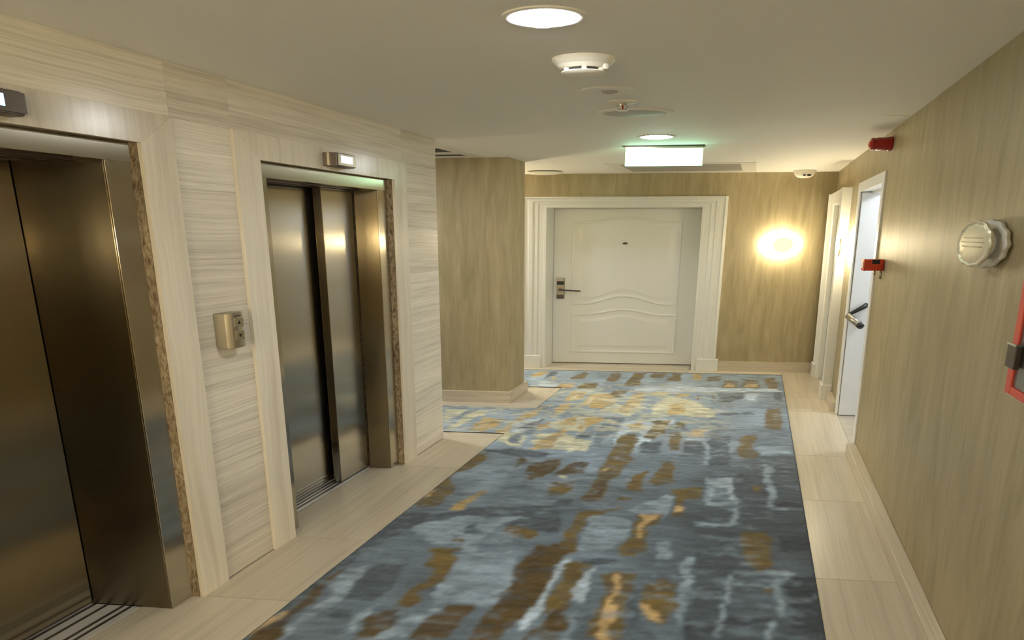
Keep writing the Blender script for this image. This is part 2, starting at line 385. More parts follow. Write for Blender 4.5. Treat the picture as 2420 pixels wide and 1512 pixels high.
# ------------------------------------------------------------------ lifts
def lift(o0, o1, label, deep):
    root = empty('elevator', (o0 + o1) / 2, -2.5, 0, label, 'elevator')
    w, cf, cb = 0.125, -2.38, -2.445
    wl = w if not deep else 0.13
    for (a, b) in ((o0 - w, o0), (o1 + w - 0.003, o1)):
        poly = [(a, 0.0), (b, 0.0), (b, ZO), (a, ZC)]
        leg = prism('casing_leg', poly, 'sz', cf, -2.399, 'stone_v', root, 0.0008)
        lo, hi = (b - 0.02, b) if b > a else (b, b + 0.02)
        e = box('sawn_edge', lo, hi, cb, -2.4005, 0, ZO, 'stone_rough', leg)
        tag(e, 'rough sawn brown stone edge')
    hd = prism('casing_header', [(o0 - w, ZC), (o0, ZO), (o1, ZO), (o1 + w - 0.003, ZC)], 'sz', cf, -2.399, 'stone_v', root, 0.0008)
    e = box('sawn_edge', o0 + 0.001, o1 - 0.001, cb, -2.4005, ZO, ZO + 0.02, 'stone_rough', hd)
    # steel surround: jamb fronts with their deep returns, header
    jr = -2.83 if deep else -2.60
    box('steel_jamb', o1 - 0.085, o1 + 0.008, jr, -2.446, 0, ZO, 'dimmed_steel' , root, 0.0015)
    box('steel_jamb_front', o1 - 0.083, o1 + 0.008, -2.446, -2.440, 0, ZO, 'steel', root, 0.0015)
    box('steel_jamb', o0 - 0.004, o0 + 0.085, jr - 0.12 if not deep else jr, -2.446, 0, ZO, 'dimmed_steel', root, 0.0015)
    box('steel_jamb_front', o0 - 0.004, o0 + 0.085, -2.446, -2.440, 0, ZO, 'steel', root, 0.0015)
    box('steel_header', o0 + 0.0, o1 + 0.0, -2.44, -2.434, 1.976, ZO - 0.001, 'steel', root, 0.0015)
    tr = [(-2.47, 1.982), (-2.56, 1.976), (-2.60, 1.984), (-2.67, 1.977)] + ([(-2.71, 1.984), (-2.79, 1.977)] if deep else [])
    for i, (t, z) in enumerate(tr):
        t1 = tr[i + 1][0] if i + 1 < len(tr) else (-2.86 if deep else -2.74)
        box('door_track', o0 + 0.085, o1 - 0.085, t1 + 0.004, t - 0.002, z, z + 0.06, 'dimmed_steel' if i % 2 == 0 else 'darkmetal', root)
    # telescopic door panels
    if deep:
        box('door_panel', o0 + 0.44, o1 - 0.088, -2.865, -2.83, 0.012, 1.99, 'dimmed_steel', root, 0.002)
        box('door_panel', o0 + 0.088, o0 + 0.44, -2.77, -2.735, 0.012, 1.99, 'dimmed_steel', root, 0.002)
        y0 = -2.83
    else:
        box('door_panel', o0 + 0.09, o0 + 0.72, -2.745, -2.71, 0.012, 1.975, 'steel', root, 0.002)
        box('door_panel', o0 + 0.623, o1 - 0.087, -2.665, -2.612, 0.012, 1.975, 'steel', root, 0.002)
        y0 = -2.71
    sl = box('door_sill', o0 + 0.088, o1 - 0.088, -2.86, -2.596, -0.003, 0.003, 'sill', root)
    for k, t in enumerate((-2.815, -2.755, -2.675, -2.635) if deep else (-2.69, -2.66, -2.625)):
        box('sill_groove', o0 + 0.09, o1 - 0.09, t - 0.011, t + 0.006, 0.003, 0.0042, 'darkmetal', sl)
    # dark shaft behind the gap between the panels
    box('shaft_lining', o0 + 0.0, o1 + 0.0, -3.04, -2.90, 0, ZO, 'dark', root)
    return root
lift(L1[0], L1[1], 'nearer lift with steel doors toned dark for reflections cut off by the left edge', True)
lift(L2[0], L2[1], 'further lift with silver telescopic steel doors beside the papered pier', False)

def indicator(ds, label, scr):
    root = empty('floor_indicator', 2.93 + ds, -2.38, 2.07, label, 'floor display', 'floor displays over the lifts')
    s0, s1, z0, z1 = 2.855 + ds, 3.008 + ds, 2.068, 2.140
    prof = [(s0, -2.3795), (s1, -2.3795), (s1 + 0.0, -2.335), (s1 - 0.012, -2.306), (s1 - 0.03, -2.300), (s0 + 0.03, -2.298), (s0 + 0.010, -2.306), (s0, -2.335)]
    prism('body', prof, 'st', z0, z1, 'darkmetal', root, 0.002)
    prism('trim_band', [(s0 - 0.002, -2.352), (s0 + 0.01, -2.352), (s0 + 0.01, -2.338), (s0 - 0.002, -2.338)], 'st', z0 + 0.002, z1 - 0.002, 'nickel', root)
    f = box('faceplate', s0 + 0.012, s1 - 0.012, -2.3005, -2.2955, z0 + 0.005, z1 - 0.004, 'nickel' if ds == 0 else 'darkmetal', root, 0.001)  # further plate in lighter metal, its reflected light put into the colour
    box('screen', s0 + 0.030, s1 - (0.040 if ds == 0 else 0.062), -2.2958, -2.2945, z0 + 0.020, z1 - 0.015, scr, f)
    return root
indicator(0, 'small display over the further lift with a white lit screen', 'screen')
indicator(-1.40, 'small dark display over the nearer lift with a blue lit screen', 'screenblue')

root = empty('call_station', 2.22, -2.40, 1.165, 'curved nickel lift call panel with two buttons between the lifts', 'call panel')
prof = [(2.185, -2.3998), (2.262, -2.3998), (2.262, -2.338), (2.256, -2.328), (2.240, -2.323), (2.220, -2.3215), (2.202, -2.324), (2.189, -2.333), (2.185, -2.342)]
prism('housing', prof, 'st', 1.165, 1.333, 'nickel', root, 0.003)
for k, z in enumerate((1.265, 1.203)):
    b = box('button', 2.207, 2.249, -2.336, -2.3185, z, z + 0.042, 'chrome', root, 0.0015)
    c = 2.228; zz = z + 0.021; d = 0.010 * (1 if k == 0 else -1)
    prism('arrow_mark', [(c - 0.008, zz - d * 0.7), (c + 0.008, zz - d * 0.7), (c, zz + d)], 'sz', -2.3187, -2.3178, 'black', b)
box('lamp_slot', 2.212, 2.242, -2.332, -2.3205, 1.316, 1.3195, 'black', root)

# ------------------------------------------------------------------ guest door in the end wall
d1 = empty('door_1', -0.0 + 6.5, -1.6, 0, 'white panelled guest room door facing down the corridor', 'door', None, 'structure')
PROF = [(0.0, 0.0), (0.0, 0.034), (0.028, 0.040), (0.040, 0.024), (0.075, 0.024), (0.085, 0.034), (0.125, 0.034), (0.140, 0.018),
        (0.185, 0.022), (0.200, 0.012), (0.255, 0.012), (0.262, 0.020), (0.288, 0.020), (0.292, 0.004), (0.292, -0.215)]
TL, TR, ZT = -2.785, -0.372, 2.124
def strip(name, pa, pb, parent):
    """moulding between two stations: lists of (s, t, z) of equal length"""
    bm = bmesh.new()
    a = [bm.verts.new(p) for p in pa]; b = [bm.verts.new(p) for p in pb]
    for i in range(len(a) - 1): bm.faces.new((a[i], a[i + 1], b[i + 1], b[i]))
    return from_bm(name, bm, 'white', parent)
k = 0.43          # the head moulding is narrower than the legs
lo_l = [(6.32 - h, TL + d, 0.0) for d, h in PROF]; hi_l = [(6.32 - h, TL + d, ZT - d * k) for d, h in PROF]
lo_r = [(6.32 - h, TR - d, 0.0) for d, h in PROF]; hi_r = [(6.32 - h, TR - d, ZT - d * k) for d, h in PROF]
strip('casing_leg', lo_l, hi_l, d1); strip('casing_leg', lo_r, hi_r, d1); strip('casing_header', hi_l, hi_r, d1)
box('plinth_block', 6.274, 6.3195, TL, -2.548, 0, 0.158, 'white', d1, 0.003)
box('plinth_block', 6.274, 6.3195, -0.598, -0.338, 0, 0.153, 'white', d1, 0.003)
leaf = box('door_leaf', 6.548, 6.59, -2.496, -0.667, 0.010, 1.998, 'white', d1, 0.002)
def arch(u):
    u = abs(u)
    return 0.5 * (1 + math.cos(math.pi * min(u / 0.78, 1.0)))
def outline(t0, t1, z0, z1, h0, h1, ins, n=26):
    pts = []
    a, b = t0 + ins, t1 - ins
    for i in range(n + 1):
        u = -1 + 2 * i / n; pts.append((a + (b - a) * i / n, z0 + ins * 0.8 + h0 * arch(u)))
    for i in range(n + 1):
        u = 1 - 2 * i / n; pts.append((b + (a - b) * i / n, z1 - ins * 0.8 + h1 * arch(u)))
    return pts
def panel_relief(name, t0, t1, z0, z1, h0, h1):
    rings = [(-0.004, 6.5478), (0.006, 6.538), (0.022, 6.536), (0.034, 6.546), (0.050, 6.5475), (0.085, 6.5475), (0.135, 6.5395)]
    bm = bmesh.new(); prev = None
    for ins, s in rings:
        r = [bm.verts.new((s, t, z)) for t, z in outline(t0, t1, z0, z1, h0, h1, ins)]
        if prev:
            n = len(r)
            for i in range(n): bm.faces.new((prev[i], prev[(i + 1) % n], r[(i + 1) % n], r[i]))
        prev = r
    n = len(prev) // 2
    for i in range(n - 1):
        bm.faces.new((prev[i], prev[i + 1], prev[2 * n - 2 - i], prev[2 * n - 1 - i]))
    return from_bm(name, bm, 'white', leaf)
panel_relief('raised_panel', -2.262, -0.912, 0.785, 1.838, 0.108, 0.052)
panel_relief('raised_panel', -2.255, -0.908, 0.150, 0.672, 0.0, 0.066)
lock = box('lock_plate', 6.525, 6.5475, -2.442, -2.345, 0.862, 1.130, 'nickel', leaf, 0.004)
tag(lock, 'nickel card lock with a black reader')
box('card_reader', 6.520, 6.526, -2.438, -2.349, 1.045, 1.090, 'black', leaf)
box('lock_cover', 6.5215, 6.526, -2.438, -2.349, 0.866, 0.915, 'darkmetal', leaf, 0.002)
lv = tube('lever_handle', [P(6.53, -2.395, 0.985), P(6.490, -2.395, 0.985), P(6.475, -2.375, 0.983), P(6.470, -2.30, 0.978), P(6.470, -2.12, 0.970)], [0.013, 0.013, 0.012, 0.010, 0.010], 'darkmetal', leaf)
lathe('peephole', P(6.5395, -1.60, 1.570), B * 0.032, ZZ * 0.014, -A, [(1, 0), (1, 0.004), (0.6, 0.006), (0.5, 0.004)], 'darkmetal', leaf, 16)

# ------------------------------------------------------------------ right wall: second guest door, service door to the stairs
LEAN[0] = 0.025
d2 = empty('door_2', 5.75, 0.83, 0, 'white cased guest room door beside the end wall seen edge on', 'door', None, 'structure')
def cased_leg(s0, s1, mirrored):
    w = s1 - s0
    st = [(0, 0.855), (0, 0.765), (0.28, 0.757), (0.36, 0.785), (0.62, 0.775), (0.70, 0.800), (1.0, 0.805), (1.0, 0.855)]
    poly = [((s1 - a * w) if mirrored else (s0 + a * w), t) for a, t in st]
    prism('casing_leg', poly, 'st', 0.0, 2.128, 'white', d2)
cased_leg(5.262, 5.47, False); cased_leg(6.04, 6.262, True)
box('casing_header', 5.47, 6.04, 0.775, 0.855, 2.0, 2.128, 'white', d2, 0.004)
box('plinth_block', 5.245, 5.40, 0.745, 0.8545, 0, 0.155, 'white', d2, 0.003)
box('plinth_block', 6.12, 6.28, 0.745, 0.8545, 0, 0.155, 'white', d2, 0.003)
lf = box('door_leaf', 5.475, 6.035, 0.865, 0.90, 0.008, 2.0, 'white', d2, 0.002)
box('raised_panel', 5.57, 5.94, 0.855, 0.865, 0.80, 1.85, 'white', lf, 0.004)
box('raised_panel', 5.57, 5.94, 0.855, 0.865, 0.15, 0.68, 'white', lf, 0.004)

d3 = empty('door_3', 4.35, 0.9, 0, 'open white service door to the stairs in the right wall', 'door', None, 'structure')
box('door_frame', 3.90, 3.965, 0.843, 1.065, 0, 2.05, 'stairwhite', d3, 0.002)
box('door_frame', 4.79, 4.885, 0.843, 0.856, 0, 2.05, 'stairwhite', d3, 0.002)
box('door_frame', 3.90, 4.885, 0.843, 1.065, 2.05, 2.130, 'stairwhite', d3, 0.002)
box('soffit_stop', 3.967, 4.79, 0.94, 1.0, 2.03, 2.05, 'stairwhite', d3)
lf = box('door_leaf', 4.765, 4.80, 0.862, 1.82, 0.008, 2.045, 'stairwhite', d3, 0.002)
LEAN[0] = 0
tube('push_bar', [P(4.735, 0.850, 0.965), P(4.60, 0.93, 0.905)], 0.027, 'nickel', lf, 16)
tube('push_bar_cap', [P(4.60, 0.93, 0.905), P(4.575, 0.945, 0.893)], [0.029, 0.026], 'black', lf, 16)
tube('push_bar_arm', [P(4.735, 0.845, 0.970), P(4.745, 0.985, 1.050), P(4.763, 1.00, 1.060)], [0.012, 0.020, 0.022], 'black', lf, 12)
tube('push_bar_arm', [P(4.62, 0.92, 0.915), P(4.764, 0.96, 0.90)], [0.016, 0.018], 'black', lf, 12)
lathe('stairwell_lamp', P(4.3, 1.75, C), X * 0.20, Y * 0.12, -ZZ, [(1, 0), (1, 0.02), (0.85, 0.03)], 'stairlamp', None, 32)
tag(bpy.data.objects['stairwell_lamp'], 'round white ceiling lamp in the stairwell behind the service door', 'ceiling light')

# ------------------------------------------------------------------ things on the walls
def sconce(c, e1, out, label, lit):
    root = bpy.data.objects.new('wall_sconce', None); root.empty_display_size = 0.05; COL.objects.link(root); root.location = c
    tag(root, label, 'wall light', 'round wall sconces')
    ez = ZZ * 0.088
    mt = ('frost', 'sconce', 'sconce_b', 'sconce_p')[int(lit)]
    lathe('back_drum', c, e1, ez, out, [(0.62, 0.0), (0.62, 0.030), (0.66, 0.034), (0.66, 0.055)] if lit else [(0.90, 0.0), (0.96, 0.006), (1.0, 0.012), (1.0, 0.022), (0.94, 0.028)], mt, root, 96, (0.03, 12))
    lathe('glass_disc', c, e1, ez, out, [(0.66, 0.055), (0.97, 0.060), (1.0, 0.068), (0.97, 0.078), (0.90, 0.084)] if lit else [(0.60, 0.028), (0.60, 0.056)], mt, root, 96, (0.03, 12))
    if lit:
        lathe('medallion', c + out * 0.0845, e1 * 0.56, ez * 0.98, out, [(0.9, 0), (1.0, 0.003), (1.0, 0.007), (0.92, 0.011), (0.5, 0.013), (0.2, 0.014)], 'medal', root, 40)
    else:
        lathe('front_disc', c + out * 0.056, e1 * 0.93, ez * 0.97, out, [(0.90, 0), (1.0, 0.004), (1.0, 0.011), (0.93, 0.015), (0.84, 0.0105), (0.78, 0.0125), (0.4, 0.0135), (0.1, 0.014)], 'plaque', root, 96, (0.022, 12))
        for zz, w in ((0.022, 0.50), (0.006, 0.60), (-0.010, 0.55)):  # raised bars added in place of blurred highlight streaks
            tube('highlight_bar', [c + out * 0.0695 - e1 * w + ZZ * zz, c + out * 0.0695 + e1 * w + ZZ * zz], 0.0022, 'plaque', root, 8)
    return root
sconce(P(6.319, 0.293, 1.563), B * 0.20, -A, 'glowing round sconce on the end wall right of the guest door', True)
sconce(P(6.319, -3.75, 1.563), B * 0.20, -A, 'added unseen round sconce on the end wall behind the pier', 3)
sconce(P(4.4, -4.999, 1.563), A * 0.105, B, 'added unseen round sconce at the end of the side passage', 3)
LEAN[0] = 0.025
sconce(P(5.07, 0.8545, 1.563), A * 0.13, -B, 'glowing round sconce on the right wall beyond the service door', True)
sconce(P(2.05, 0.8545, 1.660), A * 0.168, -B, 'unlit round scalloped sconce on the right wall nearest the camera', False)
sconce(P(-0.95, 0.8545, 1.60), A * 0.105, -B, 'added unseen round sconce on the right wall behind the camera', 2)
LEAN[0] = 0
sconce(P(-2.999, -0.3, 1.60), B * 0.20, A, 'right added unseen round sconce on the near end wall behind the camera', 2)
sconce(P(-2.999, -1.6, 1.60), B * 0.20, A, 'left added unseen round sconce on the near end wall behind the camera', 2)
sconce(P(-1.0, -2.399, 1.60), A * 0.105, B, 'added unseen round sconce on the stone wall behind the camera', 2)

LEAN[0] = 0.025
c = P(3.86, 0.8545, 2.300)
root = bpy.data.objects.new('alarm_sounder', None); COL.objects.link(root); root.location = c
tag(root, 'dark red round fire alarm sounder high on the right wall by the ceiling', 'alarm')
lathe('back_plate', c, A * 0.060, ZZ * 0.047, -B, [(1, 0), (1, 0.022), (0.97, 0.026)], 'darkred', root, 32)
lathe('sounder_body', c - B * 0.026, A * 0.055, ZZ * 0.043, -B, [(1, 0), (1, 0.07), (0.92, 0.078), (0.92, 0.083), (0.97, 0.086), (0.95, 0.104), (0.80, 0.113), (0.3, 0.116)], 'darkred', root, 32)
lathe('sounder_lens', c - B * 0.140, A * 0.030, ZZ * 0.022, -B, [(1, 0), (0.9, 0.008), (0.4, 0.012)], 'red', root, 24)
root = empty('call_point', 3.70, 0.8545, 1.445, 'bright red manual fire call point on the right wall before the service door', 'call point')
box('box_body', 3.655, 3.745, 0.735, 0.8545, 1.445, 1.522, 'red', root, 0.006)
box('box_cover', 3.652, 3.748, 0.722, 0.737, 1.443, 1.524, 'red', root, 0.005)
box('break_glass', 3.668, 3.732, 0.718, 0.7225, 1.462, 1.508, 'white', root, 0.002)
box('key_slot', 3.6525, 3.656, 0.775, 0.825, 1.492, 1.521, 'black', root)
tube('hanging_rod', [P(3.675, 0.80, 1.446), P(3.675, 0.80, 1.415)], 0.005, 'nickel', root, 8)  # thin grey rods hanging below the box
tube('hanging_rod', [P(3.665, 0.838, 1.446), P(3.665, 0.838, 1.390)], 0.007, 'nickel', root, 8)

root = empty('fire_cabinet', 1.3, 0.8545, 1.18, 'red framed glazed fire hose cabinet cut off by the right edge', 'fire cabinet')
fr = boxes('cabinet_back', [(0.93, 1.70, 0.8535, 0.8543, 1.20, 1.98)], 'grille', root)
for (a, b, z0, z1) in ((0.90, 0.935, 1.183, 2.0), (1.700, 1.735, 1.183, 2.0)):
    box('frame_stile', a, b, 0.835, 0.8544, z0, z1, 'redpaint', root, 0.003)
for (z0, z1) in ((1.183, 1.210), (1.972, 2.0)):
    box('frame_rail', 0.935, 1.700, 0.835, 0.8544, z0, z1, 'redpaint', root, 0.003)
box('glass_pane', 0.937, 1.698, 0.842, 0.846, 1.212, 1.970, 'glass', root)
h = box('latch', 1.662, 1.720, 0.815, 0.8349, 1.275, 1.352, 'darkmetal', root, 0.003)
box('latch_lip', 1.660, 1.722, 0.812, 0.8345, 1.348, 1.356, 'chrome', root, 0.002)
box('frame_sill', 0.90, 1.74, 0.848, 0.8544, 1.172, 1.182, 'skirt', root)
LEAN[0] = 0

# ------------------------------------------------------------------ things on the ceiling
def disc_thing(name, s, t, label, cat, group=None):
    c = P(s, t, C)
    root = bpy.data.objects.new(name, None); root.empty_display_size = 0.05; COL.objects.link(root); root.location = c
    tag(root, label, cat, group); return root, c
def downlight(s, t, label, lamp='lamp'):
    root, c = disc_thing('downlight', s, t, label, 'ceiling light', 'recessed ceiling downlights')
    lathe('trim_ring', c, X * 0.140, Y * 0.076, -ZZ, [(1, -0.0005), (1, 0.004), (0.93, 0.007), (0.80, 0.005), (0.78, 0.002)], 'ceiling', root, 48)
    lathe('diffuser', c - ZZ * 0.002, X * 0.108, Y * 0.058, -ZZ, [(1, 0.0), (1, 0.006), (0.9, 0.0075)], lamp, root, 48)
    return root
downlight(1.815, -0.735, 'large glowing round downlight nearest the camera at the top of the picture')
downlight(3.965, -0.78, 'smaller looking glowing downlight just above the green exit sign')
downlight(-1.5, -0.73, 'added unseen round downlight in the ceiling behind the camera', 'lamp_b')
downlight(4.42, -3.7, 'added unseen round downlight in the side passage before the pier', 'lamp_p')
downlight(5.75, -3.6, 'added unseen round downlight in the side passage behind the pier', 'lamp_p')

root, c = disc_thing('smoke_detector', 2.235, -0.745, 'cream smoke detector with dark slots behind the nearest downlight', 'smoke detector')
lathe('base', c, X * 0.128, Y * 0.066, -ZZ, [(1, 0), (1, 0.010), (0.96, 0.014), (0.86, 0.026), (0.845, 0.0265)], 'plastic', root, 48)
lathe('body', c - ZZ * 0.0265, X * 0.128, Y * 0.066, -ZZ, [(0.845, 0), (0.78, 0.008), (0.70, 0.014), (0.55, 0.0145)], 'plastic', root, 48)
lathe('sensor_chamber', c - ZZ * 0.041, X * 0.128, Y * 0.066, -ZZ, [(0.55, 0), (0.55, 0.010)], 'dark', root, 40)
bm = bmesh.new()
pl = []
for k in range(6):
    a = 2 * math.pi * k / 6 + 0.50
    pl.append((c + X * 0.128 * 0.62 * math.cos(a) + Y * 0.066 * 0.62 * math.sin(a), a))
bm.free()
for q, a in pl:
    lathe('cage_post', q - ZZ * 0.040, X * 0.011, Y * 0.006, -ZZ, [(1, 0), (1, 0.012)], 'plastic', root, 8, smooth=False)
lathe('cap', c - ZZ * 0.0505, X * 0.128, Y * 0.066, -ZZ, [(0.70, 0), (0.70, 0.003), (0.60, 0.008), (0.35, 0.011), (0.1, 0.0115)], 'plastic', root, 48)
lathe('indicator_light', c + X * 0.085 - Y * 0.03 - ZZ * 0.030, X * 0.014, Y * 0.008, -ZZ, [(1, 0), (1, 0.012), (0.6, 0.018)], 'plastic', root, 12)

root, c = disc_thing('motion_sensor', 2.705, -0.77, 'flat round ceiling sensor with a dark centre behind the smoke detector', 'sensor')
lathe('cover_plate', c, X * 0.142, Y * 0.068, -ZZ, [(1, 0), (1, 0.005), (0.95, 0.008), (0.45, 0.009), (0.35, 0.006)], 'ceiling', root, 48)
lathe('sensor_lens', c - ZZ * 0.005 - Y * 0.004, X * 0.040, Y * 0.022, -ZZ, [(1, 0), (1, 0.006), (0.6, 0.012), (0.2, 0.014)], 'grille', root, 24)

root, c = disc_thing('fire_sprinkler', 2.93, -0.762, 'small pendent fire sprinkler with a red bulb before the round speaker', 'sprinkler')
lathe('escutcheon', c, X * 0.084, Y * 0.038, -ZZ, [(1, 0), (1, 0.004), (0.8, 0.010), (0.45, 0.013)], 'plastic', root, 32)
lathe('stem', c - ZZ * 0.012, X * 0.024, Y * 0.012, -ZZ, [(1, 0), (0.9, 0.010)], 'chrome', root, 16)
for sg in (-1, 1):
    tube('frame_arm', [c + X * 0.024 * sg - ZZ * 0.020, c + X * 0.028 * sg - ZZ * 0.032, c + X * 0.010 * sg - ZZ * 0.046], 0.0035, 'chrome', root, 8)
tube('glass_bulb', [c - ZZ * 0.022, c - ZZ * 0.044], 0.005, 'red', root, 8)
lathe('deflector', c - ZZ * 0.045, X * 0.032, Y * 0.016, -ZZ, [(1, 0), (1, 0.002)], 'chrome', root, 20)

root, c = disc_thing('ceiling_speaker', 3.19, -0.757, 'wide round ceiling speaker with a grey mesh before the second downlight', 'speaker')
lathe('rim', c, X * 0.222, Y * 0.100, -ZZ, [(1, 0), (1, 0.004), (0.96, 0.008), (0.84, 0.008), (0.82, 0.003)], 'ceiling', root, 56)
lathe('mesh_grille', c - ZZ * 0.002, X * 0.222, Y * 0.100, -ZZ, [(0.82, 0), (0.81, 0.005), (0.5, 0.008), (0.1, 0.009)], 'grille', root, 56)

root, c = disc_thing('access_point', 6.02, -2.42, 'flat round white unit on the ceiling by the pier above the guest door', 'ceiling unit')
lathe('mount', c, X * 0.13, Y * 0.07, -ZZ, [(1, 0), (1, 0.010)], 'grille', root, 32)
lathe('cover', c - ZZ * 0.010, X * 0.205, Y * 0.10, -ZZ, [(0.95, 0), (1, 0.004), (0.97, 0.014), (0.8, 0.024), (0.4, 0.028)], 'plastic', root, 48)

root, c = disc_thing('security_camera', 6.16, 0.440, 'white dome security camera on the ceiling in the far right corner', 'security camera')
lathe('base', c, X * 0.125, Y * 0.06, -ZZ, [(1, 0), (1, 0.020), (0.97, 0.026)], 'plastic', root, 40)
lathe('dome', c - ZZ * 0.026, X * 0.112, Y * 0.055, -ZZ, [(1, 0), (0.97, 0.018), (0.86, 0.036), (0.66, 0.050), (0.38, 0.058), (0.1, 0.060)], 'plastic', root, 40)
for dx, r in ((-0.030, 0.018), (0.022, 0.024)):
    lathe('lens', c + X * dx - Y * 0.046 - ZZ * 0.058, X * r, ZZ * r * 0.45, -Y, [(1, 0), (1, 0.006), (0.5, 0.008)], 'black', root, 16)

def vent(name, s0, s1, t0, t1, slots, label, mat):
    root = empty(name, (s0 + s1) / 2, (t0 + t1) / 2, C, label, 'air vent')
    zb = C - 0.006
    ss = [s0] + [v for q in slots for v in q[:2]] + [s1]
    ta, tb = slots[0][2], slots[0][3]
    for i in range(0, len(ss), 2): box('frame_bar', ss[i], ss[i + 1], t0, t1, zb, C, 'ventframe', root, 0.001)
    for (a, b, _, _) in slots:
        if ta > t0 + 0.001: box('frame_end', a, b, t0, ta, zb, C, 'ventframe', root)
        if tb < t1 - 0.001: box('frame_end', a, b, tb, t1, zb, C, 'ventframe', root)
        box('vent_backing', a, b, ta, tb, C - 0.0012, C, 'ventvoid', root)
        n = max(2, int((b - a) / 0.045))
        for k in range(n):
            q = a + (b - a) * (k + 0.5) / n
            box('vent_slat', q - 0.015, q + 0.012, ta, tb, zb + 0.001, C - 0.002, mat, root)
    box('edge_bead', s0, s1, t1, t1 + 0.012, zb - 0.003, C, 'white', root)
    return root
vent('ceiling_vent', 5.43, 6.20, -1.585, -0.095, [(5.50, 6.11, -1.44, -0.235)], 'long slatted air vent in the ceiling before the guest door', 'grille')
vent('linear_diffuser', 4.06, 4.87, -3.25, -2.485, [(4.32, 4.54, -3.17, -2.61), (4.655, 4.77, -3.17, -2.57)], 'slotted air diffuser in the ceiling over the side passage', 'ventvoid')
box('access_hatch', 3.40, 3.60, 0.66, 0.80, C - 0.003, C, 'ceiling', None, 0.001)
tag(bpy.data.objects['access_hatch'], 'faint square access hatch in the ceiling beside the red sounder', 'hatch')

# exit sign
root = empty('exit_sign', 4.385, -0.795, 2.235, 'glowing green white exit sign hung from the ceiling with two arrows', 'exit sign')
box('mounting_plate', 4.345, 4.425, -1.125, -0.475, 2.3845, C, 'darkmetal', root)
box('housing', 4.355, 4.415, -1.105, -0.490, 2.368, 2.3845, 'nickel', root, 0.002)
pn = box('lit_panel', 4.374, 4.396, -1.100, -0.490, 2.236, 2.368, 'exit', root, 0.001)
def arrow(tc, dr):
    z = 2.266; w = 0.055
    bm = [(tc - dr * w, z - 0.003), (tc + dr * 0.02, z - 0.003), (tc + dr * 0.02, z - 0.011), (tc + dr * w, z), (tc + dr * 0.02, z + 0.011), (tc + dr * 0.02, z + 0.003), (tc - dr * w, z + 0.003)]
    return prism('arrow_mark', bm, 'tz', 4.3732, 4.3738, 'exitmark', pn)
arrow(-0.97, -1); arrow(-0.60, 1)
for k, ch in enumerate('\u00c7IKI\u015e'):
    cu = bpy.data.curves.new('letter', 'FONT'); cu.body = ch; cu.align_x = 'CENTER'; cu.size = 0.07
    to = bpy.data.objects.new('letter_tmp', cu); COL.objects.link(to)
    bpy.context.view_layer.update()
    me = bpy.data.meshes.new_from_object(to.evaluated_get(bpy.context.evaluated_depsgraph_get()))
    vs = [P(4.3735, -0.925 + 0.064 * k + v.co.x * 1.35, 2.300 + v.co.y * 0.85) for v in me.vertices]
    fs = [tuple(p.vertices) for p in me.polygons]
    bpy.data.objects.remove(to)
    link('letter', vs, fs, 'exitmark', pn)
